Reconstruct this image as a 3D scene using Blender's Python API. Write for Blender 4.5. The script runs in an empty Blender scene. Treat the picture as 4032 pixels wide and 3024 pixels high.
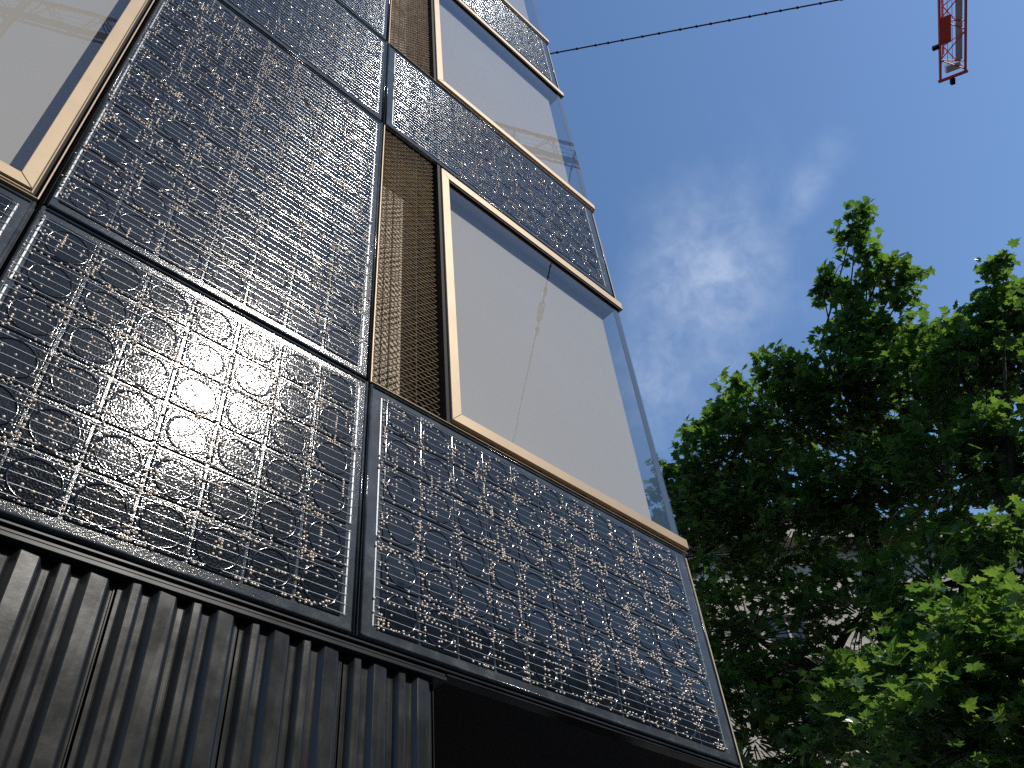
import bpy, math, random
import numpy as np
from mathutils import Matrix, Vector

random.seed(11)
RNG = np.random.default_rng(11)
SC = bpy.context.scene
COL = SC.collection

# ------------------------------------------------------------------ camera
S = 1.84                      # metres from the lens to the facade plane (y = S)
H = 1.60                      # eye height
# rows: image right, image down, view direction, in world axes
RC = np.array([[0.72384326, -0.6849664, -0.08289735],
               [0.44221758, 0.55279594, -0.7063004],
               [0.52961736, 0.47459212, 0.7030418]])
FPX = 3249.7
cam_data = bpy.data.cameras.new('camera')
cam_data.sensor_width = 36.0
cam_data.lens = FPX / 4032 * 36.0
cam_data.clip_start = 0.05
cam_data.clip_end = 3000
cam = bpy.data.objects.new('camera', cam_data)
COL.objects.link(cam)
r_, d_, f_ = (Vector(RC[i]).normalized() for i in range(3))
cam.matrix_world = Matrix(((r_.x, -d_.x, -f_.x, 0), (r_.y, -d_.y, -f_.y, 0), (r_.z, -d_.z, -f_.z, H), (0, 0, 0, 1)))
SC.camera = cam

def ray(px, py):
    """direction of a sight line, used to survey where things stand"""
    d = RC.T @ np.array([(px - 2016) / FPX, (py - 1512) / FPX, 1.0])
    return d / np.linalg.norm(d)

def at(px, py, dist):
    d = ray(px, py) * dist
    return Vector((d[0], d[1], d[2] + H))

# ------------------------------------------------------------------ sky, sun, exposure
SUN = Vector((0.24718, -0.69056, 0.67973)).normalized()
SUN_EL = math.asin(SUN.z)
SUN_AZ = math.atan2(SUN.x, SUN.y)      # clockwise from +Y
world = bpy.data.worlds.new('World')
SC.world = world
world.use_nodes = True
wn, wl = world.node_tree.nodes, world.node_tree.links
wn.clear()
w_out = wn.new('ShaderNodeOutputWorld')
w_bg = wn.new('ShaderNodeBackground')
w_bg.inputs['Strength'].default_value = 0.15
sky = wn.new('ShaderNodeTexSky')
sky.sky_type = 'NISHITA'
sky.sun_disc = False
sky.sun_elevation = SUN_EL
sky.sun_rotation = SUN_AZ
sky.altitude = 300
sky.air_density = 1.45
sky.dust_density = 0.8
sky.ozone_density = 7.5
# thin cirrus: fractal wisps around a few directions of the sky
tc = wn.new('ShaderNodeTexCoord')
def wmath(op, a, b=None, c=None):
    n = wn.new('ShaderNodeMath'); n.operation = op
    for i, v in enumerate((a, b, c)):
        if v is None: continue
        if isinstance(v, (int, float)): n.inputs[i].default_value = v
        else: wl.new(v, n.inputs[i])
    return n.outputs[0]
def wdot(vec):
    n = wn.new('ShaderNodeVectorMath'); n.operation = 'DOT_PRODUCT'
    wl.new(tc.outputs['Generated'], n.inputs[0]); n.inputs[1].default_value = vec
    return n.outputs['Value']
noise = wn.new('ShaderNodeTexNoise')
noise.inputs['Scale'].default_value = 9.0
noise.inputs['Detail'].default_value = 8.0
noise.inputs['Roughness'].default_value = 0.62
noise.inputs['Distortion'].default_value = 0.15
wl.new(tc.outputs['Generated'], noise.inputs['Vector'])
noise2 = wn.new('ShaderNodeTexNoise')
noise2.inputs['Scale'].default_value = 26.0
noise2.inputs['Detail'].default_value = 6.0
noise2.inputs['Roughness'].default_value = 0.6
noise2.inputs['Distortion'].default_value = 0.25
wl.new(tc.outputs['Generated'], noise2.inputs['Vector'])
total = None
for (px, py, wa, wb, tilt, amt) in ((2800, 1120, 0.15, 0.10, 56, 0.95), (2580, 1440, 0.12, 0.075, 62, 0.85),
                                    (3130, 800, 0.12, 0.032, 28, 0.62), (2560, 1080, 0.08, 0.05, 60, 0.6)):
    c = Vector(ray(px, py))
    e1 = c.cross(Vector((0, 0, 1))).normalized(); e2 = e1.cross(c).normalized()
    t = math.radians(tilt)
    a1 = e1 * math.cos(t) + e2 * math.sin(t); a2 = e2 * math.cos(t) - e1 * math.sin(t)
    p = wmath('DIVIDE', wdot(a1), wa); q = wmath('DIVIDE', wdot(a2), wb)
    r2 = wmath('ADD', wmath('MULTIPLY', p, p), wmath('MULTIPLY', q, q))
    fall = wmath('POWER', 2.718, wmath('MULTIPLY', r2, -0.9))
    front = wmath('GREATER_THAN', wdot(c), 0.0)
    m = wmath('MULTIPLY', wmath('MULTIPLY', fall, front), amt)
    total = m if total is None else wmath('MAXIMUM', total, m)
thr = wmath('SUBTRACT', wmath('ADD', total, wmath('MULTIPLY', noise.outputs['Fac'], 1.1)), 0.82)
fine = wmath('MULTIPLY_ADD', noise2.outputs['Fac'], 3.0, -0.70)
cl = wmath('MULTIPLY', wmath('MULTIPLY', thr, fine), total)
cl_n = wn.new('ShaderNodeMath'); cl_n.operation = 'MULTIPLY'; cl_n.use_clamp = True
wl.new(cl, cl_n.inputs[0]); cl_n.inputs[1].default_value = 0.56
mix = wn.new('ShaderNodeMix'); mix.data_type = 'RGBA'
wl.new(cl_n.outputs[0], mix.inputs['Factor'])
wl.new(sky.outputs[0], mix.inputs['A'])
mix.inputs['B'].default_value = (5.0, 5.7, 6.9, 1)
wl.new(mix.outputs['Result'], w_bg.inputs['Color'])
wl.new(w_bg.outputs[0], w_out.inputs[0])

sun_data = bpy.data.lights.new('sun', 'SUN')
sun_data.energy = 4.2
sun_data.angle = math.radians(0.53)
sun_data.color = (1.0, 0.945, 0.86)
sun = bpy.data.objects.new('sun', sun_data)
COL.objects.link(sun)
sun.rotation_euler = (-SUN).to_track_quat('-Z', 'Y').to_euler()
sun.location = (5, -15, 25)

SC.view_settings.view_transform = 'Standard'
SC.view_settings.look = 'None'
SC.view_settings.exposure = 0.0
SC.view_settings.gamma = 1.0
SC.render.engine = 'CYCLES'
SC.cycles.use_denoising = False
SC.cycles.max_bounces = 10
SC.cycles.transparent_max_bounces = 16
SC.cycles.sample_clamp_indirect = 6.0
SC.cycles.caustics_reflective = False
SC.cycles.caustics_refractive = False

# ------------------------------------------------------------------ helpers
class MB:
    """collects vertices and faces for one mesh"""
    def __init__(self):
        self.v, self.f, self.s = [], [], []
    def add(self, v, f, smooth=False):
        o = len(self.v)
        self.v += [tuple(p) for p in v]
        self.f += [tuple(i + o for i in q) for q in f]
        self.s += [smooth] * len(f)
        return self
    def box(self, x0, x1, y0, y1, z0, z1, bev=0.0):
        if bev <= 0:
            v = [(x, y, z) for x in (x0, x1) for y in (y0, y1) for z in (z0, z1)]
            f = [(0, 1, 3, 2), (4, 6, 7, 5), (0, 4, 5, 1), (2, 3, 7, 6), (0, 2, 6, 4), (1, 5, 7, 3)]
            return self.add(v, f)
        b = bev
        v = []
        for (sx, X) in ((-1, x0), (1, x1)):
            for (sy, Y) in ((-1, y0), (1, y1)):
                for (sz, Z) in ((-1, z0), (1, z1)):
                    v += [(X, Y - sy * b, Z - sz * b), (X - sx * b, Y, Z - sz * b), (X - sx * b, Y - sy * b, Z)]
        i = lambda sx, sy, sz, k: ((sx * 2 + sy) * 2 + sz) * 3 + k
        f = []
        for k, (a, c) in enumerate(((1, 2), (0, 2), (0, 1))):
            for s in (0, 1):
                q = []
                for (p, r) in ((0, 0), (1, 0), (1, 1), (0, 1)):
                    t = [0, 0, 0]; t[k] = s; t[a] = p; t[c] = r
                    q.append(i(*t, k))
                f.append(tuple(q if (s == 1) ^ (k == 1) else q[::-1]))
        for k in range(3):
            a, c = [m for m in range(3) if m != k]
            for p in (0, 1):
                for r in (0, 1):
                    t0 = [0, 0, 0]; t0[a] = p; t0[c] = r
                    t1 = list(t0); t1[k] = 1
                    f.append((i(*t0, a), i(*t1, a), i(*t1, c), i(*t0, c)))
        for sx in (0, 1):
            for sy in (0, 1):
                for sz in (0, 1):
                    f.append((i(sx, sy, sz, 0), i(sx, sy, sz, 1), i(sx, sy, sz, 2)))
        return self.add(v, f)
    def tube(self, pts, radii, n=8, cap=True, smooth=True):
        pts = [Vector(p) for p in pts]
        if not isinstance(radii, (list, tuple)): radii = [radii] * len(pts)
        v, f = [], []
        ref = None
        for k, p in enumerate(pts):
            a = pts[max(k - 1, 0)]; b = pts[min(k + 1, len(pts) - 1)]
            d = (b - a).normalized()
            if ref is None:
                ref = d.cross(Vector((0, 0, 1)))
                if ref.length < 0.05: ref = d.cross(Vector((1, 0, 0)))
            ref = (ref - d * ref.dot(d)).normalized()
            o = d.cross(ref)
            for j in range(n):
                t = 2 * math.pi * j / n
                v.append(p + (ref * math.cos(t) + o * math.sin(t)) * radii[k])
        for k in range(len(pts) - 1):
            for j in range(n):
                a, b = k * n + j, k * n + (j + 1) % n
                f.append((a, b, b + n, a + n))
        self.add(v, f, smooth)
        if cap:
            o = len(self.v) - len(v)
            self.f += [tuple(o + j for j in range(n))[::-1], tuple(o + (len(pts) - 1) * n + j for j in range(n))]
            self.s += [False, False]
        return self
    def mesh(self, name):
        me = bpy.data.meshes.new(name)
        me.from_pydata(self.v, [], self.f)
        me.polygons.foreach_set('use_smooth', self.s)
        me.update()
        return me
    def build(self, name, mat, parent=None, loc=None):
        return link(name, self.mesh(name), mat, parent, loc)

def link(name, me, mat=None, parent=None, loc=None):
    o = bpy.data.objects.new(name, me)
    COL.objects.link(o)
    if mat is not None and me is not None and not me.materials:
        me.materials.append(mat)
    if parent is not None: o.parent = parent
    if loc is not None: o.location = loc
    return o

def empty(name, loc=(0, 0, 0), parent=None):
    o = bpy.data.objects.new(name, None)
    o.empty_display_size = 0.2
    COL.objects.link(o)
    o.location = loc
    if parent is not None: o.parent = parent
    return o

def tag(o, label=None, cat=None, group=None, kind=None):
    if label: o['label'] = label
    if cat: o['category'] = cat
    if group: o['group'] = group
    if kind: o['kind'] = kind
    return o

def np_mesh(name, verts, tris, smooth=False):
    me = bpy.data.meshes.new(name)
    nv, nf = len(verts), len(tris)
    k = tris.shape[1]
    me.vertices.add(nv); me.loops.add(nf * k); me.polygons.add(nf)
    me.vertices.foreach_set('co', np.ascontiguousarray(verts, dtype=np.float32).ravel())
    me.loops.foreach_set('vertex_index', np.ascontiguousarray(tris, dtype=np.int32).ravel())
    me.polygons.foreach_set('loop_start', np.arange(0, nf * k, k, dtype=np.int32))
    me.polygons.foreach_set('use_smooth', np.full(nf, smooth))
    me.update(calc_edges=True)
    me.validate()
    return me

# ------------------------------------------------------------------ materials
class M:
    """small wrapper round a node material"""
    def __init__(self, name, color=(0.5, 0.5, 0.5), rough=0.5, metal=0.0, spec=0.5, ior=1.5):
        self.m = bpy.data.materials.new(name)
        self.m.use_nodes = True
        self.n, self.l = self.m.node_tree.nodes, self.m.node_tree.links
        self.b = self.n['Principled BSDF']
        self.b.inputs['Base Color'].default_value = (*color, 1)
        self.b.inputs['Roughness'].default_value = rough
        self.b.inputs['Metallic'].default_value = metal
        self.b.inputs['Specular IOR Level'].default_value = spec
        self.b.inputs['IOR'].default_value = ior
        self.col = color
        self._nrm = None
    def geo(self):
        g = self.n.new('ShaderNodeNewGeometry'); return g.outputs['Position']
    def obj(self):
        g = self.n.new('ShaderNodeTexCoord'); return g.outputs['Object']
    def scale(self, vec, s):
        m = self.n.new('ShaderNodeMapping'); self.l.new(vec, m.inputs[0]); m.inputs['Scale'].default_value = s
        return m.outputs[0]
    def noise(self, scale, detail=4, rough=0.55, dist=0.0, vec=None):
        t = self.n.new('ShaderNodeTexNoise')
        t.inputs['Scale'].default_value = scale; t.inputs['Detail'].default_value = detail
        t.inputs['Roughness'].default_value = rough; t.inputs['Distortion'].default_value = dist
        self.l.new(vec if vec is not None else self.geo(), t.inputs['Vector'])
        return t.outputs['Fac']
    def ramp(self, fac, stops):
        r = self.n.new('ShaderNodeValToRGB')
        while len(r.color_ramp.elements) < len(stops): r.color_ramp.elements.new(0.5)
        for e, (p, c) in zip(r.color_ramp.elements, stops):
            e.position = p
            e.color = (*c, 1) if isinstance(c, (tuple, list)) else (c, c, c, 1)
        self.l.new(fac, r.inputs[0])
        return r.outputs[0]
    def color(self, sock):
        self.l.new(sock, self.b.inputs['Base Color']); return self
    def rough(self, sock):
        self.l.new(sock, self.b.inputs['Roughness']); return self
    def bump(self, height, strength, distance):
        b = self.n.new('ShaderNodeBump')
        b.inputs['Strength'].default_value = strength; b.inputs['Distance'].default_value = distance
        self.l.new(height, b.inputs['Height'])
        if self._nrm is not None: self.l.new(self._nrm, b.inputs['Normal'])
        self._nrm = b.outputs[0]
        self.l.new(self._nrm, self.b.inputs['Normal'])
        return self
    def shade(self, scale, lo, hi, detail=4):
        c = self.col
        return self.color(self.ramp(self.noise(scale, detail), [(0.3, tuple(x * lo for x in c)), (0.7, tuple(x * hi for x in c))]))

def m_cell(name, grain, wave, rough, inner=0.6, spec=0.36):
    m = M(name, (0.0062, 0.0088, 0.0115), rough, 0, spec, 1.5)
    m.shade(5, 0.7, 1.4)
    m.bump(m.noise(9, 2), wave, 0.004)
    m.bump(m.noise(26, 3, 0.6, 0.6), wave * 0.8, 0.0016)
    # the pressed disc inside each ring is smoother than the rest of the cell
    ln = m.n.new('ShaderNodeVectorMath'); ln.operation = 'LENGTH'
    m.l.new(m.scale(m.obj(), (1, 0, 1)), ln.inputs[0])
    disc = m.ramp(ln.outputs['Value'], [(0.052, inner), (0.064, 1.0)])
    mul = m.n.new('ShaderNodeMath'); mul.operation = 'MULTIPLY'
    m.l.new(m.noise(165, 0.6, 0.6), mul.inputs[0]); m.l.new(disc, mul.inputs[1])
    m.bump(mul.outputs[0], grain, 0.0011)
    return m.m
CELL_GRAIN = m_cell('grained_solar_cell', 0.66, 0.10, 0.085, 0.62, 0.25)
CELL_MID = m_cell('soft_grained_solar_cell', 0.38, 0.16, 0.085)
CELL_SMOOTH = m_cell('smooth_solar_cell', 0.03, 0.24, 0.09)

def m_sheet(name, grain, rough):
    m = M(name, (0.030, 0.037, 0.042), rough, 0, 0.34, 1.5)
    m.color(m.ramp(m.noise(14, 6, 0.7), [(0.3, (0.028, 0.034, 0.040)), (0.55, (0.05, 0.058, 0.064)), (0.78, (0.12, 0.13, 0.135))]))
    m.bump(m.noise(10, 3), 0.2, 0.003)
    m.bump(m.noise(190, 3, 0.7), grain, 0.0013)
    return m.m
SHEET_GRAIN = m_sheet('grained_panel_glass', 0.36, 0.12)
_m = M('pressed_resin_ring', (0.006, 0.007, 0.009), 0.095, 0, 0.36); _m.bump(_m.noise(60, 2), 0.14, 0.0015); RING = _m.m
SHEET_SMOOTH = m_sheet('panel_glass', 0.15, 0.13)

WIRE = M('silver_conductor', (0.72, 0.78, 0.82), 0.20, 0.6).m
_m = M('bus_ribbon_tin', (0.30, 0.32, 0.33), 0.40, 0.5); _m.bump(_m.noise(300, 2), 0.5, 0.0006); BAR = _m.m
BEAD = M('pearl_bead', (0.95, 0.80, 0.66), 0.32, 0.25, 0.8).m
_m = M('champagne_anodised_metal', (0.42, 0.315, 0.20), 0.45, 0.2, 0.3); _m.shade(7, 0.92, 1.06); FRAME = _m.m
_m = M('black_gasket', (0.009, 0.009, 0.0095), 0.6, 0, 0.12); GASKET = _m.m
_m = M('dark_aluminium_rail', (0.030, 0.031, 0.032), 0.25, 0.4); _m.shade(6, 0.6, 1.5); RAIL = _m.m
_m = M('dark_core_wall', (0.02, 0.02, 0.021), 0.8); _m.shade(4, 0.7, 1.3); CORE = _m.m
_m = M('interior_plaster', (0.42, 0.45, 0.48), 0.85); _m.shade(3, 0.95, 1.04); PLASTER = _m.m
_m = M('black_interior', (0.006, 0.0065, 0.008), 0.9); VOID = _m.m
_m = M('white_blind_fabric', (0.76, 0.755, 0.745), 0.9); _m.shade(1.2, 0.97, 1.02); _m.bump(_m.noise(900, 1), 0.15, 0.0003); BLIND = _m.m
_m = M('bronze_mesh', (0.80, 0.66, 0.47), 0.34, 0.35); _m.shade(20, 0.8, 1.15); MESH = _m.m
_m = M('bronze_backing', (0.30, 0.235, 0.15), 0.6); _m.shade(10, 0.8, 1.1); BACKING = _m.m
_m = M('grey_corner_seal', (0.10, 0.13, 0.17), 0.28); SEAL = _m.m
_m = M('limestone_trim', (0.42, 0.37, 0.29), 0.75); _m.shade(30, 0.75, 1.15); TRIM = _m.m

def m_corr():
    m = M('dark_corrugated_resin', (0.030, 0.030, 0.027), 0.36, 0, 0.5)
    streak = m.noise(6, 6, 0.65, 0.4, m.scale(m.geo(), (7, 7, 0.55)))
    m.color(m.ramp(streak, [(0.32, (0.011, 0.012, 0.012)), (0.58, (0.018, 0.019, 0.0185)), (0.80, (0.045, 0.046, 0.043))]))
    m.rough(m.ramp(m.noise(9, 5, 0.6), [(0.3, 0.18), (0.7, 0.30)]))
    m.bump(m.noise(12, 3), 0.15, 0.003)
    m.bump(m.noise(260, 3, 0.7), 0.12, 0.0007)
    return m.m
CORR = m_corr()

def m_glass(name, tint, wave):
    m = bpy.data.materials.new(name); m.use_nodes = True
    n, l = m.node_tree.nodes, m.node_tree.links
    n.clear()
    o = n.new('ShaderNodeOutputMaterial'); mx = n.new('ShaderNodeMixShader')
    tr = n.new('ShaderNodeBsdfTransparent'); tr.inputs[0].default_value = (*tint, 1)
    gl = n.new('ShaderNodeBsdfGlossy'); gl.inputs['Roughness'].default_value = 0.0
    gl.inputs['Color'].default_value = (1, 1, 1, 1)
    def mt(op, a, b):
        q = n.new('ShaderNodeMath'); q.operation = op; q.use_clamp = True
        for i, v in enumerate((a, b)):
            if isinstance(v, (int, float)): q.inputs[i].default_value = v
            else: l.new(v, q.inputs[i])
        return q.outputs[0]
    g = n.new('ShaderNodeNewGeometry'); t = n.new('ShaderNodeTexNoise')
    t.inputs['Scale'].default_value = 3.2; t.inputs['Detail'].default_value = 2
    l.new(g.outputs['Position'], t.inputs['Vector'])
    b = n.new('ShaderNodeBump'); b.inputs['Strength'].default_value = wave; b.inputs['Distance'].default_value = 0.002
    l.new(t.outputs['Fac'], b.inputs['Height']); l.new(b.outputs[0], gl.inputs['Normal'])
    dt = n.new('ShaderNodeVectorMath'); dt.operation = 'DOT_PRODUCT'
    l.new(g.outputs['Normal'], dt.inputs[0]); l.new(g.outputs['Incoming'], dt.inputs[1])
    ab = n.new('ShaderNodeMath'); ab.operation = 'ABSOLUTE'; l.new(dt.outputs['Value'], ab.inputs[0])
    # Schlick reflectance of a double pane, the same from both sides
    fres = mt('ADD', mt('MULTIPLY', mt('POWER', mt('SUBTRACT', 1.0, ab.outputs[0]), 5.0), 0.90), 0.072)
    l.new(fres, mx.inputs[0]); l.new(tr.outputs[0], mx.inputs[1]); l.new(gl.outputs[0], mx.inputs[2])
    l.new(mx.outputs[0], o.inputs[0])
    return m
GLASS = m_glass('window_glass', (0.66, 0.655, 0.635), 0.12)
SIDE_GLASS = m_glass('side_window_glass', (0.96, 0.98, 0.99), 0.02)

# ------------------------------------------------------------------ ground
_m = M('asphalt', (0.05, 0.05, 0.052), 0.85); _m.shade(3, 0.8, 1.2); _m.bump(_m.noise(90, 4), 0.4, 0.004); ASPHALT = _m.m
_m = M('pavement_stone', (0.24, 0.23, 0.215), 0.8); _m.shade(5, 0.85, 1.12); _m.bump(_m.noise(60, 4), 0.3, 0.003); PAVING = _m.m
tag(MB().add([(-600, -600, 0), (600, -600, 0), (600, 600, 0), (-600, 600, 0)], [(0, 1, 2, 3)]).build('ground', ASPHALT), kind='structure')
pv = MB(); pv.box(-30, 40, -2.6, 2.6, 0.004, 0.12, 0.01)
tag(pv.build('pavement', PAVING), kind='structure')

def U(u): return u * S
def Z(v): return H + v * S

V1, V2, V4, V3 = 0.6507, 1.2168, 2.3076, 2.8866
PER = V3 - V2
U0, U1, U2 = 0.0318, 0.6803, 1.7420
PITCH = 0.0870 * S

# ------------------------------------------------------------------ the facade building
bld = empty('facade_building', (U(U2), S + 2.0, 0.12))
tag(bld, 'dark modern building clad in solar panels with champagne framed corner windows', 'building')
BO = Vector(bld.location)
def bpart(mb, name, mat, parent=None):
    """mesh given in world coordinates, parented to the building (or one of its parts at the same origin)"""
    o = mb.build(name, mat, parent or bld)
    if parent is None: o.location = -BO
    return o
ZT = Z(7.4)
DEEP = 4.2
def wall(x0, x1, y0, y1, z0, z1, mat=CORE, name='wall'):
    return bpart(MB().box(x0, x1, y0, y1, z0, z1), name, mat)
# spandrel slabs (front wall band + floor) for each storey
for k in range(4):
    z0, z1 = Z(V1 + PER * k + (0 if k == 0 else (V4 - V1 - PER) )), Z(V2 + PER * k)
    wall(U(0.6855), U(U2) - 0.012, S + 0.03, S + DEEP, z0 + 0.004, z1 - 0.006, CORE, 'floor_slab')
wall(U(0.6855), U(U2) - 0.012, S + 0.03, S + DEEP, Z(V4 + PER * 3) + 0.004, ZT, CORE, 'floor_slab')
wall(U(0.0255), U(0.6835), S + 0.03, S + 0.6, Z(V1) + 0.004, ZT)                 # left column core
wall(U(-1.6), U(0.0235), S + 0.03, S + 0.6, Z(V1) + 0.004, Z(V2) - 0.004)        # below the left window
wall(U(-1.6), U(0.0235), S + 0.03, S + 0.6, Z(V4) + 0.004, ZT)                   # above the left window
wall(U(-1.6), U(-0.95), S + 0.03, S + 0.6, Z(V2), Z(V4))
wall(U(-1.6), U(0.6835), S + 0.62, S + DEEP, 0.0, ZT)                            # body behind
wall(U(0.6855), U(U2) - 0.012, S + DEEP + 0.01, S + DEEP + 0.4, 0.0, ZT)         # rear wall
# ground floor: recessed dark entrance
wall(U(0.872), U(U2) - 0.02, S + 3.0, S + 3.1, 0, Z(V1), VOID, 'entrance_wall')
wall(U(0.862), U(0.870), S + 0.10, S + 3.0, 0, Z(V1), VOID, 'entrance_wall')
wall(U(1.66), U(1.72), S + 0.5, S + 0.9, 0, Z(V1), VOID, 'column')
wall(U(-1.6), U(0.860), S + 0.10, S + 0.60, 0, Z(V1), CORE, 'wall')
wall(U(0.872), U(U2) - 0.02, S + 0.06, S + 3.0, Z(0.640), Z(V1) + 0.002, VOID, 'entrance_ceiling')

# mesh for one corrugated sheet
def corrugated():
    w, zb, zt = 0.319, 0.0, Z(0.6275) - 0.12
    per = w / 4.0; dep = 0.0175
    prof = []
    def pt(x, y): prof.append((x, y))
    for k in range(2):
        x0 = k * 2 * per
        for (x, y) in ((0.0, 1), (0.010, 1), (0.0135, 0.93), (0.0235, 0.07), (0.027, 0), (0.044, 0), (0.0475, 0.07), (0.0575, 0.93),
                       (0.061, 1), (0.077, 1), (0.0805, 0.93), (0.0925, 0.07), (0.096, 0), (0.136, 0), (0.1395, 0.07), (0.1515, 0.93), (0.155, 1)):
            pt(x0 + x, dep * y)
    pt(w, dep)
    # slow random waviness along the height
    nz = 7
    v, f = [], []
    for j in range(nz):
        z = zb + (zt - zb) * j / (nz - 1)
        for (x, y) in prof: v.append((x, y + 0.0016 * math.sin(3.1 * z + 40 * x), z))
    n = len(prof)
    o = len(v)
    v += [(x, y + 0.004, z) for (x, y, z) in v]
    for j in range(nz - 1):
        for i in range(n - 1):
            a = j * n + i
            f.append((a, a + 1, a + n + 1, a + n))
            f.append((o + a, o + a + n, o + a + n + 1, o + a + 1))
    for i in range(n - 1):
        a = (nz - 1) * n + i
        f.append((a, a + 1, o + a + 1, o + a)); f.append((i, o + i, o + i + 1, i + 1))
    for j in range(nz - 1):
        a = j * n; f.append((a, a + n, o + a + n, o + a))
        a = j * n + n - 1; f.append((a, o + a, o + a + n, a + n))
    return MB().add(v, f).mesh('corrugated_sheet')
cs = corrugated()
for k in range(-4, 4):
    o = link('corrugated_sheet', cs, CORR, bld, Vector((U(0.3185 + 0.1788 * (k - 0)) if k != 2 else U(0.6772), S + 0.014 + 0.003 * (k % 3), 0.12)) - BO)
    if k == 3: bpy.data.objects.remove(o)
# vertical edge strips and the stacked rails over the sheets
for k in range(-4, 4):
    u = 0.3185 + 0.1788 * k if k < 3 else 0.858
    wall(U(u) - 0.0085, U(u) - 0.0055, S + 0.036, S + 0.052, 0.13, Z(0.626), RAIL, 'joint_strip')
for (v0, v1, y0, nm) in ((0.6440, 0.6490, 0.004, 'rail'), (0.6365, 0.6425, 0.012, 'rail'), (0.6275, 0.6350, 0.006, 'rail')):
    x1 = U(1.735) if v0 > 0.64 else U(0.872)
    bpart(MB().box(U(-1.6), x1, S + y0, S + 0.075, Z(v0), Z(v1), 0.0022), nm, RAIL)
bpart(MB().box(U(0.874), U(1.735), S + 0.010, S + 0.055, Z(0.6385), Z(0.6435), 0.002), 'rail', RAIL)

# windows ------------------------------------------------------------
def frame_bar(win, x0, x1, z0, z1, y0=-0.016, y1=0.03, mat=FRAME, name='frame_bar', bev=0.0025):
    return bpart(MB().box(x0, x1, S + y0, S + y1, z0, z1, bev), name, mat, win)
def miter_bar(win, pts, y0=-0.016, y1=0.03, mat=FRAME, name='frame_bar'):
    """a bar whose front outline is the given quadrilateral in (x, z)"""
    b = 0.002
    cx = sum(p[0] for p in pts) / 4; cz = sum(p[1] for p in pts) / 4
    ins = []
    for i in range(4):
        p, a, c = Vector(pts[i]), Vector(pts[i - 1]), Vector(pts[(i + 1) % 4])
        d1 = (p - a).normalized(); d2 = (c - p).normalized()
        n1 = Vector((-d1.y, d1.x)); n2 = Vector((-d2.y, d2.x))
        k = (n1 + n2); k = k / max(k.dot(n1), 0.3)
        ins.append(p + k * b)
    v = [(p[0], S + y1, p[1]) for p in pts] + [(p[0], S + y0 + b, p[1]) for p in pts] + [(p.x, S + y0, p.y) for p in ins]
    f = [(0, 1, 2, 3)]
    for a in (0, 4):
        for i in range(4):
            f.append((a + i, a + 4 + i, a + 4 + (i + 1) % 4, a + (i + 1) % 4))
    f.append((11, 10, 9, 8))
    return bpart(MB().add(v, f), name, mat, win)

def corner_window(k, label):
    dz = PER * k
    zo0, zi0, zi1, zo1 = Z(1.2300 + dz), Z(1.2608 + dz), Z(2.2520 + dz), Z(2.2880 + dz)
    xo, xi, xr = U(0.8990), U(0.9275), U(1.7500)
    w = empty('window', -BO, bld); w['label'] = label
    miter_bar(w, [(xo, zo0), (xr, zo0), (xr, zi0), (xi, zi0)])
    miter_bar(w, [(xo, zo0), (xi, zi0), (xi, zi1), (xo, zo1)], y0=-0.0158)
    miter_bar(w, [(xo, zo1), (xi, zi1), (xr, zi1), (xr, zo1)], y0=-0.0156)
    # dark shadow gap and thin outer edging below and above
    frame_bar(w, U(0.893), U(1.742), Z(1.2205 + dz), zo0 - 0.002, 0.006, 0.03, GASKET, 'gasket', 0)
    frame_bar(w, U(0.686), U(1.748), Z(1.2172 + dz), Z(1.2192 + dz), -0.006, 0.03, FRAME, 'edge_trim', 0.001)
    frame_bar(w, U(0.893), U(1.742), zo1 + 0.002, Z(2.3030 + dz), 0.008, 0.03, GASKET, 'gasket', 0)
    frame_bar(w, U(0.8875), xo - 0.002, Z(1.2215 + dz), Z(2.3030 + dz), -0.004, 0.20, GASKET, 'gasket', 0)
    frame_bar(w, xi, U(1.735), zi1 - 0.014, zi1 - 0.0005, -0.009, 0.012, GASKET, 'gasket', 0)
    for q in range(5):
        ux = 1.02 + 0.155 * q
        frame_bar(w, U(ux), U(ux) + 0.022, Z(1.2232 + dz), Z(1.2262 + dz), 0.001, 0.012, RAIL, 'drain_slot', 0)
    # panes
    bpart(MB().add([(xi, S + 0.004, zi0), (U(1.735), S + 0.004, zi0), (U(1.735), S + 0.004, zi1), (xi, S + 0.004, zi1)],
                   [(0, 1, 2, 3)]), 'pane', GLASS, w)
    xs = U(1.733)
    bpart(MB().add([(xs, S + 0.012, zi0), (xs, S + 1.6, zi0), (xs, S + 1.6, zi1), (xs, S + 0.012, zi1)],
                   [(0, 1, 2, 3)]), 'side_pane', SIDE_GLASS, w)
    frame_bar(w, U(1.7050), U(1.7320), zi0 + 0.001, zi1 - 0.016, 0.006, 0.011, SEAL, 'corner_seal', 0.001)
    frame_bar(w, xi, U(1.742), zo0 + 0.003, zi0 - 0.002, 0.032, 0.12, PLASTER, 'sill', 0)
    frame_bar(w, xo, U(1.735), Z(2.258 + dz), Z(2.3076 + dz) - 0.001, 0.032, 0.6, PLASTER, 'ceiling_lining', 0)
    bpart(MB().box(U(1.728), U(1.736), S + 1.602, S + DEEP, zo0, zo1), 'side_wall', CORE, w)
    # dark room lining behind the blind
    bpart(MB().box(U(0.90), U(1.727), S + 0.75, S + 0.80, zo0, zo1), 'room_wall', CORE, w)
    # roller blind
    bz0, bz1 = Z(1.236 + dz), Z(2.2565 + dz)
    return w, (U(0.903), U(1.684), bz0, bz1)

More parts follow.
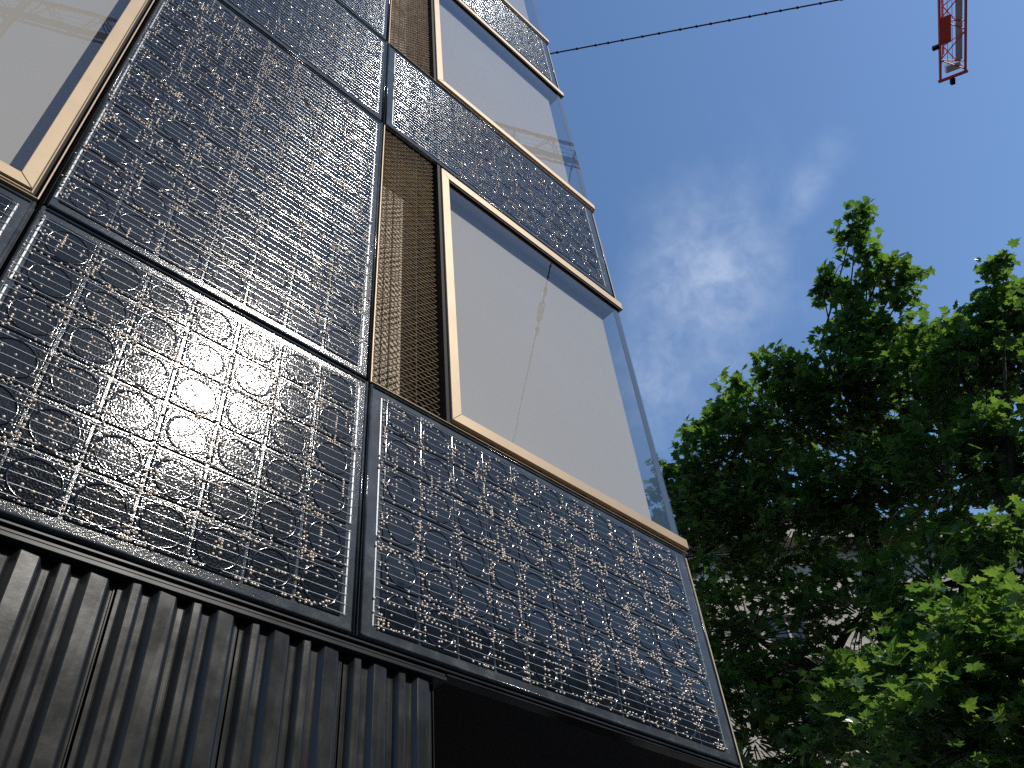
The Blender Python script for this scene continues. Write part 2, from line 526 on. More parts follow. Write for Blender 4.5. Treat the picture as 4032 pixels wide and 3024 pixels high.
def roller_blind(x0, x1, z0, z1, y, label):
    r = empty('roller_blind', (0.5 * (x0 + x1), y, z0))
    tag(r, label, 'blind', 'white blinds behind the window glass')
    w = x1 - x0
    n, mrows = 14, 10
    v, f = [], []
    for j in range(mrows + 1):
        for i in range(n + 1):
            x = -w / 2 + w * i / n; z = 0.02 + (z1 - z0 - 0.06) * j / mrows
            v.append((x, 0.0012 * math.sin(i * 1.3) * math.sin(j * 0.7), z))
    for j in range(mrows):
        for i in range(n):
            a = j * (n + 1) + i; f.append((a, a + 1, a + n + 2, a + n + 1))
    MB().add(v, f, True).build('fabric', BLIND, r)
    MB().tube([(-w / 2, 0.022, z1 - z0 - 0.022), (w / 2, 0.022, z1 - z0 - 0.022)], 0.020, 14).build('roller', BLIND, r)
    MB().box(-w / 2, w / 2, -0.004, 0.006, 0.0, 0.022, 0.002).build('hem_bar', BLIND, r)
    return r

WL = ['large corner window in the middle of the picture reflecting a hanging wire',
      'corner window above the large one reflecting a crane jib', 'topmost corner window cut by the picture edge']
BLN = ['white blind in the large middle window', 'white blind in the window that reflects the crane jib at right', 'white blind in the topmost right window']
for k in range(3):
    w, (x0, x1, z0, z1) = corner_window(k, WL[k])
    roller_blind(x0, x1, z0, z1, S + 0.084, BLN[k])

# left window
def left_window():
    w = empty('window', -BO, bld); w['label'] = 'window at the top left corner with a wide champagne frame'
    zo0, zi0, zi1, zo1 = Z(1.2308), Z(1.2566), Z(2.252), Z(2.288)
    xl, xr_i, xr = U(-0.93), U(-0.0196), U(0.0058)
    xli = xl + 0.05
    miter_bar(w, [(xl, zo0), (xr, zo0), (xr_i, zi0), (xli, zi0)], y0=-0.010)
    miter_bar(w, [(xr, zo0), (xr, zo1), (xr_i, zi1), (xr_i, zi0)], y0=-0.0102)
    miter_bar(w, [(xr, zo1), (xl, zo1), (xli, zi1), (xr_i, zi1)], y0=-0.010)
    miter_bar(w, [(xl, zo1), (xl, zo0), (xli, zi0), (xli, zi1)], y0=-0.0102)
    # stepped reveal: bevelled lip, dark groove, thin edge trim
    frame_bar(w, xr + 0.001, xr + 0.007, zo0 - 0.010, zo1, -0.003, 0.03, FRAME, 'frame_lip', 0.002)
    frame_bar(w, xl, xr + 0.0005, zo0 - 0.010, zo0 - 0.001, -0.003, 0.03, FRAME, 'frame_lip', 0.002)
    frame_bar(w, xr + 0.007, U(0.0180), zo0 - 0.0105, zo1, 0.016, 0.03, GASKET, 'gasket', 0)
    frame_bar(w, xl, U(0.0180), Z(1.2195), zo0 - 0.0108, 0.016, 0.03, GASKET, 'gasket', 0)
    frame_bar(w, U(0.0182), U(0.0210), Z(1.2172), zo1, -0.006, 0.03, FRAME, 'edge_trim', 0.001)
    frame_bar(w, xl, U(0.0180), Z(1.2172), Z(1.2193), -0.006, 0.03, FRAME, 'edge_trim', 0.001)
    bpart(MB().add([(xli, S + 0.006, zi0), (xr_i, S + 0.006, zi0), (xr_i, S + 0.006, zi1), (xli, S + 0.006, zi1)], [(0, 1, 2, 3)]), 'pane', GLASS, w)
    bpart(MB().box(xl, U(0.018), S + 0.5, S + 0.55, zo0, zo1), 'room_wall', CORE, w)
    bpart(MB().box(U(0.006), U(0.018), S + 0.032, S + 0.5, zo0, zo1), 'jamb', PLASTER, w)
    roller_blind(xl + 0.02, U(0.003), Z(1.236), Z(2.2565), S + 0.100, 'white blind in the window at the top left corner')
left_window()

# expanded metal screens in deep cavities -----------------------------
def expanded_metal(w, h):
    LW, SW = 0.0405, 0.0400
    nx, nz = int(w / (LW / 2)), int(h / (SW / 2))
    vs, fs = [], []
    rng = np.random.default_rng(5)
    sw, th, tl = 0.0075, 0.0020, math.radians(32)
    # each strand row zigzags between the bond points
    for j in range(0, nz):
        zc = (j + 0.5) * SW / 2 * 1.0
        if j % 2: continue
        for par in (0, 1):
            zr = zc + par * SW / 2
            pts = []
            for i in range(nx + 1):
                x = i * LW / 2
                sgn = 1 if (i + par) % 2 == 0 else -1
                z = zr + sgn * SW * 0.25
                y = sgn * 0.0050 + rng.normal(0, 0.0006)
                pts.append((x, y, z + rng.normal(0, 0.0005)))
            o = len(vs)
            dy, dz = math.cos(tl), math.sin(tl)
            for (x, y, z) in pts:
                for (a, b) in ((-1, -1), (1, -1), (1, 1), (-1, 1)):
                    vs.append((x, y + a * sw * 0.5 * dy - b * th * 0.5 * dz, z + a * sw * 0.5 * dz + b * th * 0.5 * dy))
            for i in range(nx):
                for q in range(4):
                    p = o + i * 4 + q; p2 = o + i * 4 + (q + 1) % 4
                    fs.append((p, p2, p2 + 4, p + 4))
    return np_mesh('expanded_metal', np.array(vs), np.array(fs))
xm0, xm1 = U(0.6905), U(0.8845)
em = expanded_metal(xm1 - xm0, (V4 - V2) * S - 0.012)
for k in range(3):
    dz = PER * k * S
    scr = empty('ventilation_screen', -BO, bld)
    scr['label'] = ['bronze mesh screen beside the large middle window', 'bronze mesh screen beside the upper window', 'bronze mesh screen above the picture edge'][k]
    e = link('expanded_metal', em, MESH, scr, (xm0, S + 0.022, Z(V2) + 0.010 + dz)); e['kind'] = 'stuff'
    bpart(MB().box(U(0.6855), U(0.8865), S + 0.21, S + 0.22, Z(V2) + dz, Z(V4) + dz), 'backing', BACKING, scr)
    bpart(MB().box(U(0.6850), U(0.6885), S + 0.0, S + 0.209, Z(V2) + dz + 0.004, Z(V4) + dz - 0.004, 0.001), 'side_frame', FRAME, scr)
    for q, uu in enumerate((0.742, 0.82)):
        bpart(MB().box(U(uu) - 0.003, U(uu) + 0.003, S + 0.034, S + 0.040, Z(V2) + dz + 0.006, Z(V4) + dz - 0.006), 'stiffener', GASKET, scr)

# corner trims beside the panel strips
for k in range(3):
    z0, z1 = (Z(V1), Z(V2)) if k == 0 else (Z(V4 + PER * (k - 1)), Z(V2 + PER * k))
    bpart(MB().box(U(1.7415), U(1.7500), S + 0.012, S + 0.12, z0 - (0.03 if k == 0 else 0), z1 - 0.012, 0.002), 'corner_trim', TRIM)
    bpart(MB().box(U(1.7320), U(1.7413), S + 0.010, S + 0.05, z0, z1 - 0.012), 'corner_gasket', GASKET)

# ------------------------------------------------------------------ solar panels
def rounded(w, h, r, n=3):
    pts = []
    for (cx, cz, a0) in ((w / 2 - r, h / 2 - r, 0), (-w / 2 + r, h / 2 - r, 90), (-w / 2 + r, -h / 2 + r, 180), (w / 2 - r, -h / 2 + r, 270)):
        for k in range(n + 1):
            a = math.radians(a0 + 90 * k / n)
            pts.append((cx + r * math.cos(a), cz + r * math.sin(a)))
    return pts
def cell_mesh(w, h, name, tilt):
    mb = MB()
    loops = []
    for (ins, y, rr) in ((0.0, 0.0, 0.007), (0.0011, -0.0013, 0.0065), (0.0030, -0.0023, 0.0055), (0.0060, -0.0027, 0.004)):
        loops.append([(x, y + tilt[0] * x + tilt[1] * z, z) for (x, z) in rounded(w - 2 * ins, h - 2 * ins, rr)])
    n = len(loops[0])
    v = [p for lp in loops for p in lp]
    f = []
    for k in range(3):
        for i in range(n):
            a, b = k * n + i, k * n + (i + 1) % n
            f.append((a, a + n, b + n, b))
    mb.add(v, f, True)
    o = len(mb.v)
    mb.f.append(tuple(3 * n + i for i in range(n))[::-1]); mb.s.append(False)
    me = mb.mesh(name)
    return me
def ring_mesh(r, name):
    n = 30
    v, f = [], []
    prof = ((-0.0056, 0.0004), (-0.0022, -0.0018), (0.0020, -0.0019), (0.0054, 0.0004))
    for i in range(n):
        a = 2 * math.pi * i / n
        rw = r * (1 + 0.015 * math.sin(3 * a + 1))
        for (dr, y) in prof:
            v.append(((rw + dr) * math.cos(a), y, (rw + dr) * 0.97 * math.sin(a)))
    for i in range(n):
        for q in range(3):
            a = i * 4 + q; b = ((i + 1) % n) * 4 + q
            f.append((a, a + 1, b + 1, b))
    return MB().add(v, f, True).mesh(name)
RINGS = [ring_mesh(PITCH * 0.385, 'ring'), ring_mesh(PITCH * 0.395, 'ring'), ring_mesh(PITCH * 0.375, 'ring')]

def wire_mesh(length, name):
    n = 6
    v, f = [], []
    m = max(2, int(length / 0.08))
    for i in range(m + 1):
        x = length * i / m
        wob = 0.0004 * math.sin(i * 2.1) ; r = 0.00095 + (0.00025 if i % 2 else 0)
        for j in range(n):
            a = 2 * math.pi * j / n
            v.append((x, r * math.cos(a) * 0.9, r * math.sin(a) + wob))
    for i in range(m):
        for j in range(n):
            a = i * n + j; b = i * n + (j + 1) % n
            f.append((a, b, b + n, a + n))
    return MB().add(v, f, True).mesh(name)

# dome template for the glass beads
def dome():
    nseg, rings = 8, ((1.0, 0.0), (0.80, 0.58), (0.42, 0.90))
    v = []
    for (r, h) in rings:
        for j in range(nseg):
            a = 2 * math.pi * j / nseg
            v.append((r * math.cos(a), -h, r * math.sin(a)))
    v.append((0, -1.0, 0))
    f = []
    for k in range(2):
        for j in range(nseg):
            a, b = k * nseg + j, k * nseg + (j + 1) % nseg
            f += [(a, b + nseg, b), (a, a + nseg, b + nseg)]
    for j in range(nseg):
        f.append((2 * nseg + j, 3 * nseg, 2 * nseg + (j + 1) % nseg))
    return np.array(v), np.array(f)
DV, DF = dome()
def bead_field(cols, rows, cx0, cz0, seed, dens=20):
    rng = np.random.default_rng(seed)
    g = PITCH / 17
    occ = set()
    for r in range(rows):
        for c in range(cols):
            for q in range(dens):
                if rng.random() < 0.45:      # often round the cell borders
                    if rng.random() < 0.6: i, j = int(rng.integers(-2, 3)), int(rng.integers(0, 17))
                    else: i, j = int(rng.integers(0, 17)), int(rng.integers(-2, 3))
                else:
                    i, j = int(rng.integers(0, 17)), int(rng.integers(0, 17))
                n = int(rng.choice((1, 1, 2, 2, 3, 4)))
                vert = rng.random() < 0.5
                for t in range(n):
                    ii = c * 17 + i + (0 if vert else 2 * t); jj = r * 17 + j + (2 * t if vert else 0)
                    if -3 <= ii <= cols * 17 + 3 and 0 < jj < rows * 17: occ.add((ii, jj))
    occ = np.array(sorted(occ), float)
    ctr = np.stack([cx0 + occ[:, 0] * g + rng.normal(0, 0.0008, len(occ)),
                    np.full(len(occ), -0.0026), cz0 + occ[:, 1] * g + rng.normal(0, 0.0008, len(occ))], 1)
    rad = rng.uniform(0.0036, 0.0047, len(occ))
    V = (ctr[:, None, :] + DV[None] * rad[:, None, None]).reshape(-1, 3)
    F = (DF[None] + (np.arange(len(occ)) * len(DV))[:, None, None]).reshape(-1, 3)
    return np_mesh('bead_pattern', V, F, True)

_cells = {}
def cell_set(gx, gz, mat):
    key = (gx, gz, mat.name)
    if key not in _cells:
        _cells[key] = []
        for q in range(5):
            me = cell_mesh(PITCH - gx, PITCH - gz, 'cell', (random.gauss(0, 0.0022), random.gauss(0, 0.0022)))
            me.materials.append(mat); _cells[key].append(me)
    return _cells[key]
_wires = {}
def solar_panel(u0, u1, v0, v1, cu0, cols, rows, gx, gz, cmat, smat, label, seed, c_skip=None, dens=20):
    rnd = random.Random(seed)
    x0, x1, z0, z1 = U(u0), U(u1), Z(v0), Z(v1)
    t = empty('solar_panel', (0.5 * (x0 + x1), S, z0))
    tag(t, label, 'solar panel', 'solar panels cladding the facade')
    w, h = x1 - x0, z1 - z0
    MB().box(-w / 2, w / 2, 0.0, 0.014, 0.0, h, 0.002).build('glass_sheet', smat, t)
    # raised clear rim round the sheet
    e_ = 0.0075
    for (p, q) in (((-w / 2 + e_, 0, 0.004), (-w / 2 + e_, 0, h - 0.004)), ((w / 2 - e_, 0, 0.004), (w / 2 - e_, 0, h - 0.004)),
                   ((-w / 2 + 0.015, 0, e_), (w / 2 - 0.015, 0, e_)), ((-w / 2 + 0.015, 0, h - e_), (w / 2 - 0.015, 0, h - e_))):
        MB().tube([p, q], 0.0056, 12).build('rim', SHEET_GRAIN, t)
    ox = U(cu0) - (x0 + x1) / 2
    oz = (h - rows * PITCH) / 2
    cells = cell_set(gx, gz, cmat)
    for r in range(rows):
        for c in range(cols):
            if c_skip and c_skip(c, r): continue
            me = cells[rnd.randrange(5)]
            o = link('cell', me, None, t, (ox + (c + 0.5) * PITCH + rnd.gauss(0, 0.0006), -0.0002, oz + (r + 0.5) * PITCH + rnd.gauss(0, 0.0006)))
            rm = RINGS[rnd.randrange(3)]
            g = link('ring', rm, None, o, (rnd.gauss(0, 0.002), -0.0026, rnd.gauss(0, 0.002)))
            g.rotation_euler = (0, rnd.uniform(0, 6.28), 0)
    L = cols * PITCH + 0.03
    key = (cols, )
    if key not in _wires:
        _wires[key] = wire_mesh(L, 'conductor_wire'); _wires[key].materials.append(WIRE)
    for k in range(rows * 5):
        z = oz + (k + 0.5) * PITCH / 5
        link('conductor_wire', _wires[key], None, t, (ox - 0.015, -0.0034, z + rnd.gauss(0, 0.0008)))
    for sx in (0, 1):
        xb = ox - (0.021 if cols > 7 else 0.010) if sx == 0 else ox + cols * PITCH + 0.006
        for q in range(0, rows, 2):
            za, zb = oz + q * PITCH + 0.012, oz + (q + 2) * PITCH - 0.010
            MB().box(xb, xb + 0.0062, -0.0016, 0.0006, za, min(zb, h - 0.01), 0.0006).build('bus_bar', BAR, t)
    b = link('bead_pattern', bead_field(cols, rows, ox, oz, seed, dens), BEAD, t)
    b['kind'] = 'stuff'
    return t

for rm in RINGS: rm.materials.append(RING)
GX, GZ = 0.0085, 0.0055
solar_panel(0.0290, 0.6800, V1 + 0.001, V2 - 0.004, 0.0440, 7, 6, GX, GZ, CELL_GRAIN, SHEET_GRAIN,
            'solar panel at lower left with the brightest sun glare', 101)
solar_panel(0.0290, 0.6800, V2 + 0.001, V4 - 0.004, 0.0440, 7, 12, 0.007, 0.005, CELL_MID, SHEET_GRAIN,
            'tall glittering solar panel between the top left window and the mesh screen', 102)
solar_panel(0.0290, 0.6800, V4 + 0.001, V3 - 0.004, 0.0440, 7, 6, 0.006, 0.005, CELL_MID, SHEET_SMOOTH,
            'solar panel at the top, directly above the tall glittering one', 103, dens=8)
solar_panel(0.0290, 0.6800, V3 + 0.001, V4 + PER - 0.004, 0.0440, 7, 12, 0.006, 0.005, CELL_MID, SHEET_SMOOTH,
            'uppermost solar panel of the left column, only its lower corner in view', 104, dens=8)
solar_panel(-0.6290, 0.0220, V1 + 0.001, V2 - 0.006, -0.6140, 7, 6, GX, GZ, CELL_GRAIN, SHEET_GRAIN,
            'solar panel at the left picture edge under the top left window', 105)
RC0 = 0.7235
solar_panel(0.6845, 1.7305, V1 + 0.001, V2 - 0.004, RC0, 11, 6, 0.0055, 0.0055, CELL_SMOOTH, SHEET_SMOOTH,
            'wide dark solar panel below the large middle window', 106)
solar_panel(0.6845, 1.7305, V4 + 0.001, V3 - 0.004, RC0, 11, 6, 0.0055, 0.0055, CELL_SMOOTH, SHEET_SMOOTH,
            'wide sparkling solar panel above the large middle window', 107, dens=8)
solar_panel(0.6845, 1.7305, V4 + PER + 0.001, V3 + PER - 0.004, RC0, 11, 6, 0.0055, 0.0055, CELL_SMOOTH, SHEET_SMOOTH,
            'highest wide solar panel, above the window that reflects the crane', 108, dens=8)

# ------------------------------------------------------------------ building across the street (seen mirrored in the facade)
_m = M('dark_render', (0.11, 0.10, 0.09), 0.85); _m.shade(1.5, 0.8, 1.15); OPP = _m.m
_m = M('dark_window_glass', (0.02, 0.025, 0.03), 0.08); DARKGLASS = _m.m
_m = M('slate_roof', (0.06, 0.058, 0.06), 0.7); SLATE = _m.m
YB = -14.0
ob = empty('street_building', (6, YB, 0))
tag(ob, 'long dark building across the street, mirrored in the solar panels', 'building')
ZB = H + 0.828 * (14 + S)
MB().box(-34, 34, -9, 0, 0, ZB - 0.5).build('wall', OPP, ob)
MB().box(-34.3, 34.3, -9.3, 0.35, ZB - 0.497, ZB).build('cornice', OPP, ob)
MB().box(-34, 34, -8.8, -0.4, ZB + 0.003, ZB + 0.25).build('roof', SLATE, ob)
for r in range(4):
    for c in range(16):
        x = -30 + c * 4.0; z = 1.4 + r * 3.2
        MB().box(x - 0.6, x + 0.6, 0.003, 0.05, z, z + 1.9).build('window', DARKGLASS, ob)

# ------------------------------------------------------------------ crane
_m = M('crane_red_paint', (0.62, 0.09, 0.09), 0.5); _m.shade(1.5, 0.8, 1.15); CRED = _m.m
_m = M('crane_grey_steel', (0.62, 0.64, 0.67), 0.5, 0.1); CGREY = _m.m
_m = M('crane_sign_red', (0.85, 0.10, 0.06), 0.6); CSIGN = _m.m
TIP = at(3752.1, 294.2, 80.0)
JD = Vector((-0.9073, -0.4205, 0.0)).normalized()
JS = Vector((0, 0, 1)).cross(JD)          # sideways
crane = empty('tower_crane', (TIP.x + JD.x * 63, TIP.y + JD.y * 63, 0))
tag(crane, 'red lattice tower crane with its jib hanging over the sky at the upper right', 'crane')
CO = Vector(crane.location)
def cpart(mb, name, mat):
    o = mb.build(name, mat, crane); o.location = -CO; return o
def jp(s, side, up):
    return TIP + JD * s + JS * side + Vector((0, 0, up))
HW, HT, BAY, NB = 0.98, 1.75, 3.45, 19
JL = BAY * NB - 0.6
for sd in (-1, 1):
    cpart(MB().tube([jp(-0.2, sd * HW, 0), jp(JL, sd * HW, 0)], 0.115, 6, smooth=False), 'chord', CRED)
cpart(MB().tube([jp(1.0, 0, HT), jp(JL, 0, HT)], 0.10, 6, smooth=False), 'chord', CRED)
for k in range(NB):
    s0 = k * BAY; sm = s0 + BAY / 2; s1 = min((k + 1) * BAY, JL)
    bars = [((s0 + 0.1, HW, 0), (sm, -HW, 0)), ((sm, -HW, 0), (s1, HW, 0)), ((sm - 0.9, HW, 0), (sm, -HW, 0))]
    for sd in (-1, 1):
        bars += [((s0, sd * HW, 0), (sm, 0, HT)), ((sm, 0, HT), (s1, sd * HW, 0))]
    for (a, b) in bars:
        cpart(MB().tube([jp(*a), jp(*b)], 0.048, 5, smooth=False), 'lattice_bar', CRED)
# end beam, lamp, end box, walkway, sign board, trolley
cpart(MB().tube([jp(-0.15, -HW - 0.15, 0), jp(-0.15, HW + 0.15, 0)], 0.15, 6, smooth=False), 'end_beam', CRED)
def obox(c, ds, dw, dh, name, mat):
    v = [jp(c[0] + a * ds, c[1] + b * dw, c[2] + g * dh) for a in (-1, 1) for b in (-1, 1) for g in (-1, 1)]
    f = [(0, 1, 3, 2), (4, 6, 7, 5), (0, 4, 5, 1), (2, 3, 7, 6), (0, 2, 6, 4), (1, 5, 7, 3)]
    cpart(MB().add(v, f), name, mat)
obox((-0.55, -0.05, -0.05), 0.25, 0.16, 0.16, 'end_lamp', GASKET)
obox((0.55, 0.1, 0.3), 0.32, 0.55, 0.16, 'winch_box', CGREY)
obox((JL / 2, 0.52, 0.12), JL / 2 - 1.0, 0.26, 0.02, 'walkway', CGREY)
obox((4.2, -HW + 0.42, -0.06), 1.15, 0.40, 0.05, 'sign_board', CSIGN)
obox((2.95, -HW - 0.25, 0.05), 0.16, 0.28, 0.12, 'warning_lamp', GASKET)
obox((BAY * 13.4, 0.0, 0.6), 1.5, 1.2, 1.0, 'cabin', CRED)
for sd in (-1, 1):
    cpart(MB().tube([jp(0.6, sd * 0.18, 0.5), jp(JL, sd * 0.18, 0.5)], 0.02, 4), 'hoist_rope', GASKET)
for sx in (-1, 1):
    for sy in (-1, 1):
        b = CO + Vector((sx * 0.9, sy * 0.9, 0))
        cpart(MB().tube([b, b + Vector((0, 0, TIP.z + 5))], 0.11, 6, smooth=False), 'mast_leg', CRED)
for k in range(22):
    z0, z1 = k * 3.0, (k + 1) * 3.0
    for (a, b) in (((-.9, -.9), (.9, -.9)), ((.9, -.9), (.9, .9)), ((.9, .9), (-.9, .9)), ((-.9, .9), (-.9, -.9))):
        cpart(MB().tube([CO + Vector((*a, z0)), CO + Vector((*b, z1))], 0.05, 5, smooth=False), 'mast_brace', CRED)
obox((JL + 14, 0, 0.2), 13.0, 0.7, 0.12, 'counter_jib', CRED)
obox((JL + 25, 0, -0.9), 1.6, 0.7, 1.0, 'counterweight', CGREY)
cpart(MB().tube([CO + Vector((0, 0, TIP.z + 8.5)), jp(JL * 0.45, 0, HT)], 0.05, 5), 'tie_bar', CRED)
cpart(MB().tube([CO + Vector((0, 0, TIP.z + 8.5)), jp(JL + 24, 0, 0.4)], 0.05, 5), 'tie_bar', CRED)
cpart(MB().tube([CO + Vector((0, 0, TIP.z + 4)), CO + Vector((0, 0, TIP.z + 8.6))], [0.5, 0.15], 6, smooth=False), 'tower_head', CRED)

# ------------------------------------------------------------------ span wire over the street
_m = M('black_cable', (0.012, 0.013, 0.016), 0.5); CABLE = _m.m
CP = Vector((5.202, 0.622, 9.993 + H)); CD = Vector((0.51886, -0.82641, -0.21868)).normalized()
ta = (U(U2) - 0.01 - CP.x) / CD.x
A0 = CP + CD * ta
tb = (YB + 0.2 - CP.y) / CD.y
wire = empty('span_wire', A0)
tag(wire, 'black wire with small knots stretched from the building corner across the sky', 'cable')
pts = [CD * (tb - ta) * (i / 40) for i in range(41)]
MB().tube(pts, 0.0095, 7).build('cable', CABLE, wire)
kn = MB().tube([(0, 0, -0.02), (0, 0, -0.012), (0, 0, 0.012), (0, 0, 0.02)], [0.008, 0.0165, 0.0165, 0.008], 7).mesh('cable_knot')
s = 0.25; q = CD.to_track_quat('Z', 'Y')
while s < 14:
    o = link('cable_knot', kn, CABLE, wire, CD * s); o.rotation_mode = 'QUATERNION'; o.rotation_quaternion = q
    s += 0.21 + random.uniform(-0.05, 0.05)
# turnbuckle in the middle of the span
dq = ray(2130, 1224) * np.array([1, -1, 1])
ts = (np.linalg.lstsq(np.stack([dq, -np.array(CD)], 1), np.array(CP) - np.array([0, 2 * S, H]), rcond=None)[0][1]) - ta
tb_ = MB()
sv = q @ Vector((1, 0, 0))
for sd in (-1, 1):
    tb_.tube([CD * (ts - 0.17), CD * (ts - 0.13) + sv * 0.032 * sd, CD * (ts + 0.13) + sv * 0.032 * sd, CD * (ts + 0.17)], 0.014, 7)
tb_.build('turnbuckle', CABLE, wire)
for e in (-0.34, 0.34):
    MB().tube([CD * (ts + e - 0.06), CD * (ts + e + 0.06)], 0.03, 8).build('insulator', CABLE, wire)
MB().box(-0.01, 0.02, -0.06, 0.06, -0.06, 0.06, 0.004).build('wall_plate', RAIL, wire)

# ------------------------------------------------------------------ old stone building behind the trees
_m = M('pale_limestone', (0.44, 0.39, 0.31), 0.85); _m.shade(1.2, 0.8, 1.12, 7); _m.bump(_m.noise(14, 5), 0.4, 0.01); STONE = _m.m
_m = M('brown_roof_tiles', (0.13, 0.075, 0.05), 0.8); _m.shade(8, 0.7, 1.3); TILES = _m.m
sb = empty('stone_building', (19.5, 8.0, 0))
tag(sb, 'old pale limestone building with cornices and tiled roof showing through the maple leaves', 'building')
nrm = Vector((-0.6, -0.8, 0)).normalized()
sb.rotation_euler = (0, 0, math.atan2(nrm.x, -nrm.y))     # local -Y looks along nrm
# local x runs along the facade; local -y faces the street
EAVE = 14.2
MB().box(-14, 12, 0, 10, 0, EAVE).build('wall', STONE, sb)
for (z, t, o_) in ((EAVE - 0.55, 0.55, 0.55), (EAVE - 3.9, 0.35, 0.30), (EAVE - 7.6, 0.35, 0.30), (4.2, 0.3, 0.25)):
    MB().box(-14 - o_, 12 + o_, -o_, -0.003, z, z + t, 0.03).build('cornice', STONE, sb)
rf = MB()
for k in range(9):
    z0 = EAVE + 0.01 + k * 0.26; y0 = -0.6 + k * 0.42
    rf.box(-14.6, 12.6, y0, y0 + 0.50, z0, z0 + 0.07)
rfo = MB().add([(-14.6, -0.55, EAVE - 0.003), (12.6, -0.55, EAVE - 0.003), (12.6, 3.6, EAVE + 2.5), (-14.6, 3.6, EAVE + 2.5), (-14.6, 10, EAVE), (12.6, 10, EAVE)],
               [(0, 1, 2, 3), (3, 2, 5, 4), (0, 3, 4), (1, 5, 2)]).build('roof', TILES, sb)
for k in range(9):
    z0 = EAVE + 0.03 + k * 0.265; y0 = -0.62 + k * 0.46
    MB().box(-14.7, 12.7, y0, y0 + 0.48, z0, z0 + 0.06).build('tile_course', TILES, rfo)
for r in range(3):
    for c in range(7):
        x = -12 + c * 3.7; z = 5.4 + r * 3.75 - 3.2
        w_ = MB().box(x - 0.5, x + 0.5, -0.02, 0.02, z, z + 1.9).build('window', DARKGLASS, sb)
        MB().box(x - 0.72, x + 0.72, -0.16, -0.022, z + 1.9, z + 2.12).build('lintel', STONE, w_)
        MB().box(x - 0.72, x + 0.72, -0.20, -0.022, z - 0.2, z - 0.003).build('sill', STONE, w_)
        MB().box(x - 0.03, x + 0.03, -0.06, -0.022, z, z + 1.9).build('frame', STONE, w_)

# ------------------------------------------------------------------ maples
def m_leaf(name, base, trans):
    m = bpy.data.materials.new(name); m.use_nodes = True
    n, l = m.node_tree.nodes, m.node_tree.links
    b = n['Principled BSDF']; o = n['Material Output']
    g = n.new('ShaderNodeNewGeometry'); t = n.new('ShaderNodeTexNoise'); t.inputs['Scale'].default_value = 2.2; t.inputs['Detail'].default_value = 3
    l.new(g.outputs['Position'], t.inputs['Vector'])
    oi = n.new('ShaderNodeObjectInfo')
    def mt(op, p, q):
        k = n.new('ShaderNodeMath'); k.operation = op
        for i, v in enumerate((p, q)):
            if isinstance(v, (int, float)): k.inputs[i].default_value = v
            else: l.new(v, k.inputs[i])
        return k.outputs[0]
    # every leaf has a tone of its own, on top of slow changes through the crown
    rnd = mt('FRACT', mt('ADD', g.outputs['Random Per Island'], oi.outputs['Random']), 0)
    fac = mt('ADD', mt('MULTIPLY', rnd, 0.62), mt('MULTIPLY', t.outputs['Fac'], 0.40))
    def ramp(stops):
        r = n.new('ShaderNodeValToRGB')
        while len(r.color_ramp.elements) < len(stops): r.color_ramp.elements.new(0.5)
        for e, (p, c) in zip(r.color_ramp.elements, stops): e.position = p; e.color = (*c, 1)
        l.new(fac, r.inputs[0]); return r.outputs[0]
    v3 = lambda c, a, b_, d: (c[0] * a, c[1] * b_, c[2] * d)
    l.new(ramp([(0.1, v3(base, 0.6, 0.68, 0.8)), (0.55, base), (0.85, v3(base, 1.5, 1.22, 1.0)), (0.97, v3(base, 2.3, 1.35, 1.3))]), b.inputs['Base Color'])
    b.inputs['Roughness'].default_value = 0.29; b.inputs['Specular IOR Level'].default_value = 0.75
    tr = n.new('ShaderNodeBsdfTranslucent')
    l.new(ramp([(0.1, v3(trans, 0.45, 0.55, 0.6)), (0.55, v3(trans, 0.8, 0.85, 0.9)), (0.95, v3(trans, 1.4, 1.15, 1.0))]), tr.inputs[0])
    mx = n.new('ShaderNodeMixShader'); mx.inputs[0].default_value = 0.48
    l.new(b.outputs[0], mx.inputs[1]); l.new(tr.outputs[0], mx.inputs[2]); l.new(mx.outputs[0], o.inputs[0])
    return m
LEAF = m_leaf('maple_leaf', (0.066, 0.142, 0.038), (0.21, 0.37, 0.045))
_m = M('maple_bark', (0.06, 0.05, 0.04), 0.9); _m.shade(9, 0.6, 1.3, 6); _m.bump(_m.noise(25, 5, 0.6, 0, _m.scale(_m.geo(), (1, 1, 0.2))), 0.7, 0.02); BARK = _m.m

half = [(0.0, 0.0), (0.10, -0.10), (0.34, -0.16), (0.26, -0.01), (0.52, 0.16), (0.34, 0.22), (0.47, 0.50), (0.31, 0.46), (0.19, 0.52), (0.16, 0.72), (0.09, 0.70)]
outline = half[1:] + [(0.0, 1.0)] + [(-x, y) for (x, y) in half[:0:-1]]
LV = [(0.0, 0.30, -0.07)] + [(x, y, 0.09 * abs(x) - 0.16 * (y - 0.3) ** 2) for (x, y) in outline] + [(0.0, 0.0, 0.0)]
NL = len(LV)
LF = [(0, i, i + 1) for i in range(1, NL - 1)] + [(0, NL - 1, 1)]
LV = np.array(LV); LF = np.array(LF)
leaf_me = MB().add([tuple(p) for p in LV], [tuple(t) for t in LF]).mesh('leaf')
leaf_me.materials.append(LEAF)

